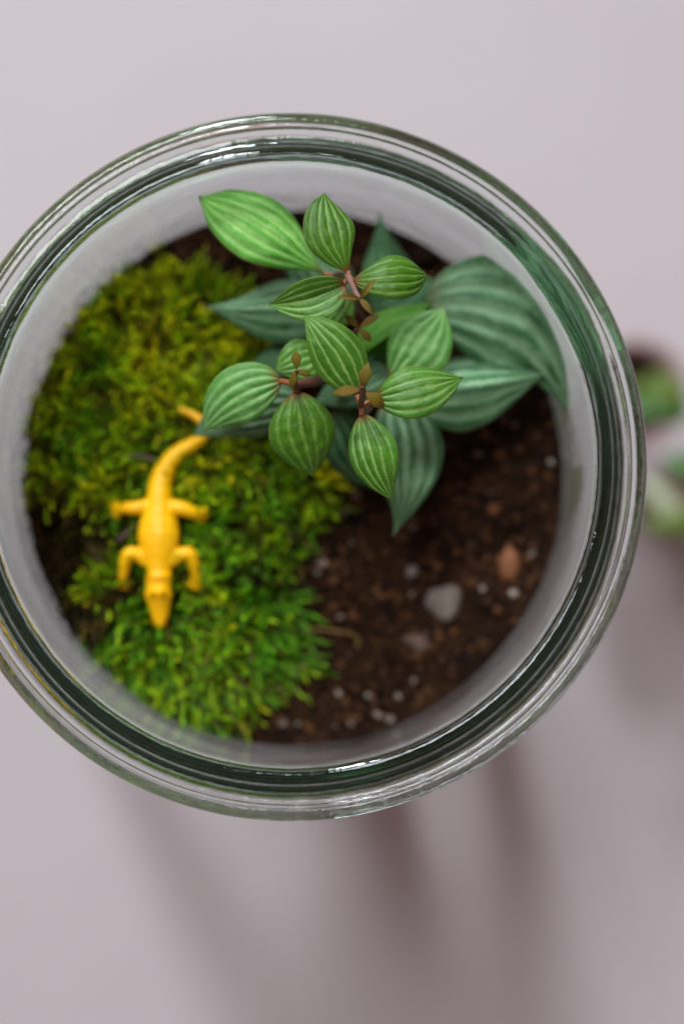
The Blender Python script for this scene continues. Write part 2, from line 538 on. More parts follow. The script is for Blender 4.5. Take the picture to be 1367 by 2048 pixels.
ICO_V = None
def ico(sub=1):
    bm = bmesh.new()
    bmesh.ops.create_icosphere(bm, subdivisions=sub, radius=1.0)
    v = np.array([x.co[:] for x in bm.verts]); f = [[y.index for y in x.verts] for x in bm.faces]
    bm.free()
    return v, np.array(f)
IV, IF = ico(1)
def rot_rand():
    q = rng.normal(size=4); q /= np.linalg.norm(q)
    w, x, y, z = q
    return np.array([[1 - 2 * (y * y + z * z), 2 * (x * y - z * w), 2 * (x * z + y * w)],
                     [2 * (x * y + z * w), 1 - 2 * (x * x + z * z), 2 * (y * z - x * w)],
                     [2 * (x * z - y * w), 2 * (y * z + x * w), 1 - 2 * (x * x + y * y)]])
V = []; F = []; C = []; off = 0
for i in range(9000):
    r = (SR - 0.8) * math.sqrt(rng.random()); a = rng.random() * 2 * math.pi
    x, y = r * math.cos(a), r * math.sin(a)
    if in_moss(x, y) and rng.random() < 0.7: continue
    sz = 0.16 + 0.95 * rng.random() ** 3.4
    vv = IV * (1 + 0.28 * rng.normal(size=(len(IV), 1))) * np.array([1, rng.uniform(.5, 1), rng.uniform(.4, .9)]) * sz
    vv = vv @ rot_rand().T
    vv += np.array([x, y, soil_h(x, y) + sz * 0.25])
    rr_ = np.hypot(vv[:, 0], vv[:, 1]); m_ = rr_ > SR - 0.05
    vv[m_, :2] *= ((SR - 0.05) / rr_[m_])[:, None]
    V.append(vv); F.append(IF + off); off += len(IV)
    t = rng.random()
    if t < 0.55: c = np.array([0.022, 0.009, 0.0040]) * rng.uniform(0.5, 1.7)
    elif t < 0.93: c = np.array([0.085, 0.036, 0.015]) * rng.uniform(0.7, 1.3)
    elif t < 0.985: c = np.array([0.14, 0.055, 0.022]) * rng.uniform(0.7, 1.4)
    else: c = np.array([0.24, 0.17, 0.13]) * rng.uniform(0.6, 1.2)
    C.append(np.tile(c, (len(IV), 1)))
for i in range(420):          # specks of soil stuck to the wall above the soil line
    a = rng.random() * 2 * math.pi
    sz = rng.uniform(0.07, 0.26)
    h_ = abs(rng.normal()) * 2.6
    r = RI - 0.05 - sz * 0.5
    vv = IV * (1 + 0.3 * rng.normal(size=(len(IV), 1))) * sz * 0.5
    vv += np.array([r * math.cos(a), r * math.sin(a), SZ + 1.0 + h_])
    V.append(vv); F.append(IF + off); off += len(IV); C.append(np.tile(np.array([0.05, 0.025, 0.012]), (len(IV), 1)))
o = mesh_obj('soil_crumbs', np.concatenate(V), np.concatenate(F).tolist(), M['crumb'], smooth=False, cols=np.concatenate(C))
o.parent = soil
o['kind'] = 'stuff'

def lump(name, px, py, rx, ry, rz, mat, seed, sub=2, rough=0.15, zoff=0.0, rot=0.0, tri=0.0):
    c = P(px, py, -30)
    v0, f0 = ico(sub)
    vv = []
    ca, sa = math.cos(rot), math.sin(rot)
    for q in v0:
        n = 1 + rough * mnoise.noise(Vector(q) * 1.3 + Vector((seed * 3.7, 0, 0))) + rough * 0.5 * mnoise.noise(Vector(q) * 3.1 + Vector((0, seed * 2.1, 0)))
        n *= 1 + tri * math.cos(3 * (math.atan2(q[1], q[0]) - math.radians(48)))
        x, y, z = q[0] * rx * n, q[1] * ry * n, q[2] * rz * n
        vv.append((x * ca - y * sa, x * sa + y * ca, z))
    zz = soil_h(c.x, c.y) + rz * 0.55 + zoff
    p = P(px, py, zz - H)
    o = mesh_obj(name, np.array(vv) + np.array([p.x, p.y, zz]), f0.tolist(), mat, origin=(p.x, p.y, zz))
    return o
# the big grey pebble, with its pointed left side
p = lump('pebble', 888, 1204, 2.85, 2.8, 1.5, M['pebble'], 3, 3, 0.20, tri=0.12)
tag(p, 'large flat grey pebble lying on the dark soil at lower right', 'pebble')
p = lump('clay_chip', 1017, 1128, 1.9, 2.9, 1.0, M['chip'], 5, 2, 0.5)
tag(p, 'orange brown clay chip on the soil beside a white grain', 'clay chip')
p = lump('clay_chip', 985, 1016, 1.0, 1.0, 0.8, M['chip'], 8, 2, 0.5)
tag(p, 'small orange crumb of clay on the soil below the striped leaf tips at right', 'clay chip')
p = lump('bark_piece', 835, 1285, 2.3, 1.4, 0.9, M['twig'], 9, 2, 0.5, rot=-0.5)
tag(p, 'brown bark fragment on the soil just below the large grey pebble', 'bark')
p = lump('tan_pebble', 823, 1143, 1.15, 0.9, 0.8, M['pebble'], 11, 2, 0.4, rot=0.4)
tag(p, 'small tan stone on the soil above the large grey pebble', 'pebble')
GR = [(1101, 925, .75), (1064, 1106, .95), (1026, 1187, .8), (964, 1178, .6), (634, 1145, .7), (628, 1118, .5), (609, 1329, .8), (592, 1380, .75),
      (677, 1388, .7), (735, 1392, .7), (775, 1364, .6), (827, 1362, .6), (796, 1394, .55), (752, 1428, .8), (781, 1440, .8), (701, 1446, .6),
      (670, 1454, .6), (565, 1447, .7), (596, 1449, .5), (1130, 980, .5), (1030, 850, .7), (978, 985, .4), (826, 1052, .65), (702, 1086, .4),
      (1075, 870, .4), (1046, 1080, .35), (905, 1330, .3), (940, 1090, .35), (860, 1100, .3), (1010, 935, .35)]
GL = ['white perlite grain near the right glass wall, level with the fork of the lowest leaf',
      'brightest white perlite grain, right beside the orange brown clay chip',
      'white perlite grain on the soil just below and right of the orange brown chip',
      'pale perlite grain between the large grey pebble and the orange brown chip',
      'white perlite grain against the right edge of the moss, left of the tan stone',
      'faint perlite grain just above another one at the right edge of the moss',
      'white perlite grain on the soil just below the bent golden stalk, beside the moss',
      'white perlite grain near the bottom, closest to the lower right tip of the moss',
      'white perlite grain in the bottom row, second right of the moss tip',
      'white perlite grain in the bottom row, third right of the moss tip',
      'perlite grain at the bottom, upper left of a pair below the bark fragment',
      'perlite grain at the bottom, rightmost below the bark fragment',
      'small perlite grain just above the two bright grains beside the bottom glass wall',
      'bright perlite grain beside the bottom glass wall, left one of a close pair',
      'bright perlite grain beside the bottom glass wall, right one of a close pair',
      'dull perlite grain near the bottom glass wall, left of the close bright pair',
      'dull perlite grain near the bottom glass wall, left of the other dull grain',
      'perlite grain furthest left on the bare soil at the bottom of the jar',
      'tiny perlite grain right beside the furthest left grain at the bottom',
      'small pale grain pressed to the glass wall at the right of the soil',
      'pale perlite grain on the soil under the big folded leaf at the right',
      'tiny grain above the small orange crumb on the right part of the soil',
      'pale grain just right of the lowest leaf tip',
      'tiny grain at the moss edge left of the lowest leaf tip',
      'tiny grain above and left of the white grain at the right glass wall',
      'tiny grain on the soil just above the bright grain beside the clay chip',
      'tiny grain on the bare soil right of the brown bark fragment',
      'tiny grain on the soil above and left of the orange brown clay chip',
      'tiny grain on the soil above the large grey pebble, right of the tan stone',
      'tiny grain near the right glass wall, between the striped leaf and the orange crumb']
for i, (x, y, r) in enumerate(GR):
    r *= rng.uniform(.65, .95)
    p = lump('perlite_grain', x, y, r, r * rng.uniform(.6, 1), r * .8, M['perlite'] if i < 3 or rng.random() < .35 else M['perlite_dim'], 20 + i, 2, 0.75, rot=rng.random() * 3, zoff=-r * .2)
    tag(p, GL[i], 'perlite grain', 'perlite grains on the soil')

# ------------------------------------------------------------------ moss
def moss_h(x, y):
    d = min(moss_dist(x, y), 7.0) / 7.0
    h = SZ + 0.2 + 3.2 * (d ** 0.6) + 1.3 * mnoise.noise(Vector((x * 0.13, y * 0.13, 5))) + 0.7 * mnoise.noise(Vector((x * 0.4, y * 0.4, 9)))
    q = math.hypot((x - HOLE.x) / 8.5, (y - HOLE.y) / 9.5)
    h -= 3.0 * max(0, 1 - q)
    return h
HOLE = P(140, 1090, -29)
HOLE2 = P(190, 1215, -29)
gv = []; gf = []; idx = {}
st = 0.9
nx = int(2 * SR / st) + 1
for j in range(nx):
    for i in range(nx):
        x = -SR + i * st; y = -SR + j * st
        if math.hypot(x, y) < SR - 0.3 and in_moss(x, y):
            idx[(i, j)] = len(gv)
            gv.append((x, y, moss_h(x, y) - 1.2))
for (i, j), a in idx.items():
    q = [idx.get((i + 1, j)), idx.get((i + 1, j + 1)), idx.get((i, j + 1))]
    if None not in q: gf.append((a, *q))
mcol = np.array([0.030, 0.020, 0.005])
V = [np.array(gv)]; F = list(gf); C = [np.tile(mcol, (len(gv), 1))]; off = len(gv)
def moss_shoot(x, y, z, d, length, nl, ll, lw, col, bend):
    """a curved stem carrying small pointed leaflets all round"""
    global off
    d = d / np.linalg.norm(d)
    b = bend - d * np.dot(bend, d)
    a1 = np.cross(d, [0.31, 0.2, 0.93]); a1 /= np.linalg.norm(a1)
    pts = []
    n = nl
    vs_ = []; fs_ = []; cs_ = []
    ph = rng.random() * 6.28
    for i in range(n):
        t = (i + 0.5) / n
        p = np.array([x, y, z]) + d * length * t + b * (length * 0.5 * t * t)
        T = d + b * t; T /= np.linalg.norm(T)
        A = np.cross(T, a1); A /= np.linalg.norm(A); B = np.cross(T, A)
        th = ph + i * 2.4
        R = A * math.cos(th) + B * math.sin(th)
        Sd = np.cross(T, R)
        spread = 0.62 - 0.32 * t
        o_ = R * spread + T * (1.0 - 0.35 * spread)
        o_ /= np.linalg.norm(o_)
        L = ll * (0.75 + 0.4 * rng.random()) * (1 - 0.35 * t); w = lw * (0.8 + 0.4 * rng.random())
        curl = T * 0.25 * L
        p0 = p; p1 = p + o_ * L * 0.45 + Sd * w * 0.5; p2 = p + o_ * L * 0.45 - Sd * w * 0.5; p3 = p + o_ * L + curl
        pm = p + o_ * L * 0.5 - R * w * 0.18
        k0 = off + len(vs_)
        vs_ += [p0, p1, p3, p2, pm]
        fs_ += [(k0, k0 + 1, k0 + 4), (k0 + 1, k0 + 2, k0 + 4), (k0 + 2, k0 + 3, k0 + 4), (k0 + 3, k0, k0 + 4)]
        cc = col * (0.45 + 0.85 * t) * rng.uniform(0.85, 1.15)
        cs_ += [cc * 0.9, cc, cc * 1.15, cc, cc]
    # stem, a thin three sided strand
    k0 = off + len(vs_)
    m = 5
    for i in range(m):
        t = i / (m - 1)
        p = np.array([x, y, z]) + d * length * t + b * (length * 0.5 * t * t)
        for q in range(3):
            th = q * 2.094
            vs_.append(p + (a1 * math.cos(th) + np.cross(d, a1) * math.sin(th)) * 0.11)
            cs_.append(col * 0.6)
    for i in range(m - 1):
        for q in range(3):
            q2 = (q + 1) % 3
            fs_.append((k0 + i * 3 + q, k0 + i * 3 + q2, k0 + i * 3 + 3 + q2, k0 + i * 3 + 3 + q))
    V.append(np.array(vs_)); F.extend(fs_); C.append(np.array(cs_)); off += len(vs_)
GREENS = [np.array(c) for c in ((0.26, 0.36, 0.007), (0.16, 0.28, 0.007), (0.35, 0.38, 0.008), (0.075, 0.20, 0.008), (0.43, 0.40, 0.010))]
BROWN = [np.array(c) for c in ((0.045, 0.032, 0.007), (0.075, 0.055, 0.012), (0.035, 0.018, 0.007))]
cnt = 0; tries = 0
BOT = P(350, 1330, -29)
while cnt < 4600 and tries < 60000:
    tries += 1
    x = rng.uniform(-SR, SR); y = rng.uniform(-SR, SR)
    r = math.hypot(x, y)
    if r > SR - 0.5 or not in_moss(x, y): continue
    qh = math.hypot((x - HOLE.x) / 8.0, (y - HOLE.y) / 9.0)
    qh2 = math.hypot((x - HOLE2.x) / 4.0, (y - HOLE2.y) / 3.0)
    dead = qh < 0.85 or qh2 < 1
    if dead and rng.random() < 0.35: continue
    gap = mnoise.noise(Vector((x * 0.22, y * 0.22, 30)))
    if gap < -0.24 and rng.random() < 0.88: continue
    cnt += 1
    z = moss_h(x, y) - 1.3
    py_ = y - BOT.y                     # lower part: longer strands leaning towards the bottom
    low = max(0.0, min(1.0, (P(350, 1130, -29).y - y) / 12.0))
    tn = mnoise.noise(Vector((x * 0.15, y * 0.15, 50)))
    tn2 = mnoise.noise(Vector((x * 0.15, y * 0.15, 70)))
    d = np.array([tn * 1.6 + rng.normal() * 0.45, tn2 * 1.6 + rng.normal() * 0.45, 1.0])
    d += low * np.array([0.25, -1.1, -0.25])
    ed = moss_dist(x, y)
    if ed < 2.5 and r < SR - 3:
        pass
    length = rng.uniform(2.0, 4.2) * (1 + 0.55 * low)
    cn = mnoise.noise(Vector((x * 0.11, y * 0.11, 90))) + rng.normal() * 0.28
    top = (y - P(350, 900, -29).y) / 20.0
    cn += 0.12 + 0.35 * max(-1, min(1, top))
    if dead: col = BROWN[rng.integers(3)]
    elif rng.random() < 0.18: col = BROWN[rng.integers(2)]
    elif cn > 0.42: col = GREENS[2] if rng.random() < .6 else GREENS[4]
    elif cn > 0.05: col = GREENS[0]
    elif cn > -0.25: col = GREENS[1]
    else: col = GREENS[3]
    col = col * rng.uniform(0.45, 1.6)
    bend = np.array([rng.normal(), rng.normal(), -0.4 - 0.5 * rng.random()]) * 0.6
    nl = int(11 + 7 * rng.random() + 6 * low)
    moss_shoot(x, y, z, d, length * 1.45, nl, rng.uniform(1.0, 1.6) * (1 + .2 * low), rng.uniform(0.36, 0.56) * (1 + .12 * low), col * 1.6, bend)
VV = np.concatenate(V)
rr_ = np.hypot(VV[:, 0], VV[:, 1]); m_ = rr_ > SR - 0.05
VV[m_, :2] *= ((SR - 0.05) / rr_[m_])[:, None]
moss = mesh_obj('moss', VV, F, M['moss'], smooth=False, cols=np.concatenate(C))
tag(moss, 'thick cushion of yellow green moss covering the left half of the soil', 'moss', kind='stuff')

# stray stalk, twigs
def on_top(px, py, dz=0.0):
    p = P(px, py, -28)
    z = (moss_h(p.x, p.y) + 1.0 if in_moss(p.x, p.y) else soil_h(p.x, p.y) + 0.4) + dz
    return P(px, py, z - H)
t = tube('moss_stalk', [on_top(590, 1252), on_top(625, 1258, .6), on_top(665, 1262, .8), on_top(700, 1268, .6), on_top(716, 1280, .3), on_top(712, 1296, .1)],
         [.28, .26, .25, .24, .3, .2], M['straw'])
tag(t, 'thin golden stalk bending from the moss edge over the bare soil', 'moss stalk')
t = tube('dry_twig', [on_top(250, 912, .5), on_top(285, 914, .9), on_top(320, 924, .6)], [.5, .5, .3], M['twig'])
tag(t, 'short brown dry twig lying in the moss left of the lizard tail', 'twig')
t = tube('dry_twig', [on_top(228, 1088, .5), on_top(252, 1068, .9), on_top(276, 1046, .8)], [.4, .45, .4], M['twig'])
tag(t, 'short grey twig stuck in the moss under the lizard left side', 'twig')

# ------------------------------------------------------------------ toy crocodile (one continuous skinned body)
def CR(px, py, z): return P(px, py, z)
toy_c = P(317, 1072, -25)
TZ = moss_h(toy_c.x, toy_c.y) - H + 3.4
K = 0.0704 / (200 / (200 - TZ))
K = 0.0704 * (200 - TZ) / 200          # mm per photo pixel at that depth
nodes = []; edges = []
def nd(px, py, dz, rx, ry=None):
    nodes.append((P(px, py, TZ + dz), rx * K * 1.12, (ry if ry else rx) * K * 1.12)); return len(nodes) - 1
chains = []
def chain(ids):
    pass
sp = [nd(317, 1072, 0.2, 38, 26), nd(317, 1047, .1, 35, 25), nd(317, 1021, 0, 27, 22), nd(318, 996, -.1, 23, 20), nd(320, 970, -.3, 21, 19), nd(328, 943, -.6, 19, 18),
      nd(343, 918, -.7, 16.5, 17), nd(367, 898, -.6, 14, 15), nd(394, 882, -.2, 11.5, 13), nd(410, 866, .3, 10, 11), nd(407, 848, .6, 9, 10), nd(391, 832, .6, 8, 8), nd(362, 819, .5, 5.5, 5.5)]
chain(sp)
hd = [sp[0], nd(317, 1098, 0.2, 34, 25), nd(317, 1124, 0.3, 26, 22), nd(317, 1146, 0.4, 23, 20), nd(317, 1160, 0.7, 24, 20), nd(317, 1176, 0.8, 22, 18), nd(317, 1190, 0.9, 26, 20), nd(318, 1206, 0.7, 21, 17), nd(319, 1225, 0.5, 18, 14), nd(320, 1241, .4, 14, 11), nd(321, 1247, .4, 11, 9)]
chain(hd)
def leg(root, pts, toes):
    ids = [root]
    for p_ in pts: ids.append(nd(*p_))
    chains.append(ids[1:])
    for t_ in toes:
        a = nd(*t_); nodes.append((nodes[ids[-1]][0], nodes[a][1], nodes[a][1])); chains.append([len(nodes) - 1, a])
leg(hd[2], [(292, 1122, .2, 13), (272, 1108, .5, 12), (257, 1108, .6, 12), (250, 1124, .1, 11), (248, 1144, -.6, 9.5), (246, 1156, -1.2, 10)],
    [(233, 1170, -1.6, 4), (242, 1177, -1.6, 4), (253, 1176, -1.6, 4), (261, 1168, -1.6, 4)])
leg(hd[2], [(343, 1122, .2, 13), (364, 1108, .5, 12), (379, 1108, .6, 12), (386, 1124, .1, 11), (389, 1144, -.6, 9.5), (391, 1158, -1.2, 10)],
    [(376, 1170, -1.6, 4), (386, 1178, -1.6, 4), (397, 1177, -1.6, 4), (406, 1167, -1.6, 4)])
leg(sp[2], [(292, 1013, .1, 14), (272, 1016, .5, 13), (252, 1016, .1, 11), (240, 1016, -.9, 10)],
    [(229, 1003, -1.5, 4.5), (224, 1014, -1.6, 4.5), (227, 1026, -1.6, 4.5), (234, 1035, -1.6, 4)])
leg(sp[2], [(343, 1014, .1, 14), (362, 1017, .5, 14), (384, 1024, .2, 12), (396, 1029, -.7, 11)],
    [(409, 1019, -1.4, 5), (413, 1031, -1.5, 5), (404, 1043, -1.5, 5), (393, 1048, -1.5, 4)])
TV = []; TF = []
def blob_tube(ids):
    """closed tube of elliptical section along a chain of body nodes"""
    pts = [nodes[i][0] for i in ids]; rx = [nodes[i][1] for i in ids]; ry = [nodes[i][2] for i in ids]
    per, seg = 5, 14
    c = catmull(pts, per)
    a = lambda L: [L[i] + (L[i + 1] - L[i]) * q / per for i in range(len(L) - 1) for q in range(per)] + [L[-1]]
    rx, ry = a(rx), a(ry)
    # rounded ends
    t0 = (c[0] - c[1]).normalized(); t1 = (c[-1] - c[-2]).normalized()
    def cap(p, t, r1, r2, rev):
        L = [(p + t * min(r1, r2) * math.sin(q), r1 * math.cos(q), r2 * math.cos(q)) for q in (0.5, 1.0, 1.4)]
        return L[::-1] if rev else L
    rows = cap(c[0], t0, rx[0], ry[0], True) + list(zip(c, rx, ry)) + cap(c[-1], t1, rx[-1], ry[-1], False)
    o0 = len(TV)
    for i, (p, r1, r2) in enumerate(rows):
        t = rows[min(i + 1, len(rows) - 1)][0] - rows[max(i - 1, 0)][0]
        sd = t.cross(Vector((0, 0, 1))); sd = sd.normalized() if sd.length > 1e-4 else Vector((1, 0, 0))
        N = sd.cross(t).normalized()
        for q in range(seg):
            th = 2 * math.pi * q / seg
            TV.append(tuple((p + sd * math.cos(th) * r1 + N * math.sin(th) * r2) * MM))
    for i in range(len(rows) - 1):
        for q in range(seg):
            q2 = (q + 1) % seg
            TF.append((o0 + i * seg + q, o0 + i * seg + q2, o0 + (i + 1) * seg + q2, o0 + (i + 1) * seg + q))
    TF.append(tuple(o0 + q for q in range(seg))[::-1]); TF.append(tuple(o0 + (len(rows) - 1) * seg + q for q in range(seg)))
blob_tube(hd[::-1] + sp[1:])
for cch in chains: blob_tube(cch)
me = bpy.data.meshes.new('toy_crocodile')
me.from_pydata(TV, [], TF)
toy = link(bpy.data.objects.new('toy_crocodile', me))
rm = toy.modifiers.new('remesh', 'REMESH'); rm.mode = 'VOXEL'; rm.voxel_size = 0.00017
sm = toy.modifiers.new('smooth', 'SMOOTH'); sm.iterations = 5; sm.factor = 0.6
dg = bpy.context.evaluated_depsgraph_get()
nm = bpy.data.meshes.new_from_object(toy.evaluated_get(dg))
toy.modifiers.clear()
toy.data = nm
nm.materials.clear(); nm.materials.append(M['toy'])
nm.polygons.foreach_set('use_smooth', [True] * len(nm.polygons))
# eyes, nostrils, back ridges belong to the moulded body: raise them on the mesh
eyes = [P(308, 1184, TZ), P(327, 1184, TZ)]
nos = [P(318, 1244, TZ), P(325, 1244, TZ)]
for vtx in nm.vertices:
    c = vtx.co / MM
    if vtx.normal.z > 0.15:
        dz = 0
        for e in eyes:
            q = math.hypot(c.x - e.x, c.y - e.y)
            dz += 0.95 * math.exp(-(q / 0.55) ** 2)
        for e in nos:
            q = math.hypot(c.x - e.x, c.y - e.y)
            dz += 0.2 * math.exp(-(q / 0.3) ** 2)
        q = abs(c.y - P(317, 1152, TZ).y)
        dz += 0.35 * math.exp(-(q / 0.55) ** 2) if abs(c.x - toy_c.x) < 2.2 else 0
        # rows of raised scales down the back and tail
        if c.y > P(317, 1150, TZ).y:
            lat_ = abs(c.x - toy_c.x) if c.y < P(317, 975, TZ).y else 0.5
            if lat_ < 2.6:
                dz += 0.015 * max(0, math.sin(c.y * 2 * math.pi / 1.0)) * (0.5 + 0.5 * math.cos(lat_ * 2 * math.pi / 0.95))
        vtx.co.z += dz * MM
tag(toy, 'small yellow plastic toy crocodile lying on the green moss', 'toy crocodile')

# ------------------------------------------------------------------ striped plant
PB = P(735, 690, -30)
plant = empty('striped_leaf_plant', (PB.x, PB.y, soil_h(PB.x, PB.y)))
tag(plant, 'leafy plant with green leaves striped in pale veins growing from the jar', 'plant')

def leaf(base, tip, width, mat, arch=0.12, bend=0.0, camber=0.25, roll=0.0, pk=0.42, ridge=0.20, fold=0.0, tipdroop=0.0, nu=44, nv=37,
         th=0.22, ex=(0.72, 1.0), name='leaf', wave=0.0, label=None, parent=None, curl=0.0, skew=0.0):
    """base, tip = (px, py, z); width in photo px"""
    b = P(*base); t = P(*tip)
    zc = (base[2] + tip[2]) / 2
    kk = 0.0704 * (200 - zc) / 200
    Wd = width * kk * 1.04
    ridge = ridge * 0.8
    camber = camber * 0.5
    wave = max(wave, random.uniform(0.008, 0.02)) if nu > 30 else 0
    skew = skew + random.uniform(-.06, .06)
    curl = curl + random.uniform(-16, 16)
    ax = (t - b); L = ax.length
    T0 = ax.normalized()
    side = T0.cross(Vector((0, 0, 1))).normalized()
    up = side.cross(T0).normalized()
    ctrl = (b + t) / 2 + up * (arch * L * 2) + side * (bend * L * 2)
    V = []; U = []; F = []
    seed = random.random() * 100
    for i in range(nu):
        s = i / (nu - 1)
        c = b * (1 - s) ** 2 + ctrl * 2 * s * (1 - s) + t * s * s
        T = ((ctrl - b) * (1 - s) + (t - ctrl) * s).normalized()
        sd = T.cross(Vector((0, 0, 1)))
        sd = sd.normalized() if sd.length > 0.2 else side
        rl = math.radians(roll + curl * (s - 0.5))
        N = sd.cross(T).normalized()
        sdr = sd * math.cos(rl) + N * math.sin(rl)
        Nr = N * math.cos(rl) - sd * math.sin(rl)
        sp_ = s ** (math.log(.5) / math.log(pk))
        w = math.sin(math.pi * min(1, max(0, sp_)))
        w = max(w, 0) ** (ex[0] if s < pk else ex[1])
        if s > .86: w *= 1 - 0.55 * ((s - .86) / .14) ** 1.3 * (1 if ex[1] < .9 else .3)
        h = Wd / 2 * w + 0.06
        for j in range(nv):
            v_ = -1 + 2 * j / (nv - 1)
            hh = h * (1 + skew * (1 if v_ > 0 else -1) )
            off_ = -camber * hh * v_ * v_ + fold * hh * abs(v_)
            bul = abs(math.sin(math.pi * (v_ * 2.8 + 0.10 * mnoise.noise(Vector((s * 3, seed, 0)))))) ** 0.75 * (0.9 + 0.25 * mnoise.noise(Vector((s * 14, v_ * 3, seed))))
            amp = ridge * min(1, w * 1.3) * Wd / 7.0
            off_ += amp * bul * (1 - abs(v_) ** 6)
            off_ += 0.10 * Wd / 7 * mnoise.noise(Vector((s * 9 + seed, v_ * 4, 0))) * w
            if wave: off_ += wave * Wd * abs(v_) * math.sin(s * 9 + seed + (1.3 if v_ > 0 else 0))
            lat = hh * v_ * (1 - 0.12 * camber * v_ * v_) * (1 + 0.018 * mnoise.noise(Vector((s * 7, seed, v_ > 0))))
            V.append(c + sdr * lat + Nr * off_)
            U.append((s, (v_ + 1) / 2 + (1 - v_ * v_) * (0.022 * math.sin(3.1 * s + seed) + 0.012 * math.sin(9 * s + seed * 2 + v_ * 3))))
    n = nu * nv
    # underside, for real thickness
    nr = []
    for i in range(nu):
        for j in range(nv):
            a = V[min(i + 1, nu - 1) * nv + j] - V[max(i - 1, 0) * nv + j]
            c2 = V[i * nv + min(j + 1, nv - 1)] - V[i * nv + max(j - 1, 0)]
            q = c2.cross(a)
            q = q.normalized() if q.length > 1e-9 else Vector((0, 0, 1))
            if q.z < 0: q = -q
            e = min(1, min(j, nv - 1 - j) / 3.0)
            nr.append(q * th * (0.25 + 0.75 * e))
    V2 = [V[i] - nr[i] for i in range(n)]
    for i in range(nu - 1):
        for j in range(nv - 1):
            a = i * nv + j
            F.append((a, a + nv, a + nv + 1, a + 1))
            F.append((n + a, n + a + 1, n + a + nv + 1, n + a + nv))
    for i in range(nu - 1):
        a = i * nv; F.append((a, n + a, n + a + nv, a + nv))
        a = i * nv + nv - 1; F.append((a, a + nv, n + a + nv, n + a))
    for j in range(nv - 1):
        F.append((j, j + 1, n + j + 1, n + j))
        a = (nu - 1) * nv + j
        F.append((a, n + a, n + a + 1, a + 1))
    o = mesh_obj(name, [tuple(x) for x in V + V2], F, M[mat], parent or plant, uvs=U + U)
    if label: o['label'] = label
    return o
def stem(pts, r, mat='stem', name='stem', parent=None, seg=10):
    rr = [q * 0.8 for q in (r if isinstance(r, (list, tuple)) else [r] * len(pts))]
    return tube(name, [P(*p_) for p_ in pts], rr, M[mat], parent or plant, seg=seg)

# main stems rising from the soil to each whorl of leaves
stem([(735, 700, -31), (722, 640, -20), (672, 560, -8), (690, 550, -1), (697, 553, 3)], [1.2, 1.1, 0.85, .75, .6], 'stem')
stem([(697, 553, 3), (705, 572, 5), (714, 590, 7), (719, 596, 8)], [.55, .5, .45, .3], 'stem')
stem([(740, 710, -31), (748, 780, -18), (730, 820, -6), (722, 812, 2)], [1.2, 1.1, .9, .65], 'stem_dark')
stem([(720, 814, 2), (723, 798, 4.5), (726, 782, 6.5), (724, 772, 7.5)], [.6, .55, .5, .3], 'stem_dark')
stem([(730, 710, -31), (690, 745, -15), (640, 760, -5), (600, 768, -2), (588, 772, -1)], [1.2, 1.1, 1.0, .85, .6], 'stem_dark')
stem([(590, 775, -1), (590, 755, 1), (593, 740, 3)], [.5, .42, .25], 'stem_dark')
stem([(745, 705, -31), (680, 700, -14), (696, 680, -7), (716, 655, -3)], [1.1, .9, .7, .4], 'stem_dark')
stem([(745, 700, -31), (790, 740, -18), (782, 755, -10)], [1.1, .9, .6], 'stem_dark')
stem([(745, 700, -31), (820, 650, -24), (850, 600, -20)], [1.1, .9, .7], 'stem_dark')

def pet(a, b, r=0.45, mat='petiole'):
    stem([a, ((a[0] + b[0]) / 2, (a[1] + b[1]) / 2, (a[2] + b[2]) / 2), b], [r * 1.15, r, r * .95], mat, 'petiole')

# -- old, bluish leaves low down (drawn first: they lie deepest)
leaf((848, 614, -16), (1137, 830, -20), 228, 'old', arch=0.16, bend=-0.21, camber=0.30, roll=-8, ridge=.40, pk=.42, ex=(.6, 1.0), wave=.01)
leaf((806, 782, -14), (1088, 750, -15), 150, 'old', arch=0.10, bend=0.02, camber=0.0, fold=-.8, roll=8, ridge=.28, pk=.42, ex=(.7, 1.0))
leaf((785, 800, -14), (785, 1074, -17), 150, 'old', arch=0.10, bend=-0.10, camber=0.22, roll=6, ridge=.34, pk=.34, ex=(.7, 1.35))
leaf((680, 600, -16), (411, 612, -15), 126, 'old', arch=0.08, bend=-0.05, camber=0.0, fold=-.7, roll=-5, ridge=.25, pk=.40, ex=(.7, 1.25))
leaf((700, 640, -24), (560, 470, -22), 120, 'old', arch=0.10, camber=0.2, roll=0, ridge=.25)
leaf((812, 640, -22), (757, 424, -20), 120, 'old_dark', arch=0.10, bend=-0.02, camber=0.1, fold=-.4, roll=-15, ridge=.3, pk=.34, ex=(.7, 1.4))
leaf((670, 820, -17), (745, 975, -22), 118, 'old_dark', arch=0.12, camber=0.3, roll=5, ridge=.25, ex=(.7, .7))
leaf((620, 810, -11), (387, 872, -16), 108, 'old', arch=0.12, bend=0.05, camber=0.35, roll=18, ridge=.22, pk=.42, ex=(.7, .9))
leaf((690, 670, -20), (486, 738, -21), 90, 'old_dark', arch=0.10, bend=-0.03, camber=0.2, roll=0, ridge=.2)
leaf((780, 740, -15), (628, 806, -15), 92, 'old', arch=0.10, camber=0.25, roll=0, ridge=.2)
leaf((735, 780, -18), (880, 640, -19), 120, 'old_dark', arch=0.12, camber=0.2, roll=0, ridge=.2)
leaf((740, 620, -20), (870, 560, -19), 110, 'old_dark', arch=0.12, camber=0.25, roll=0, ridge=.2)
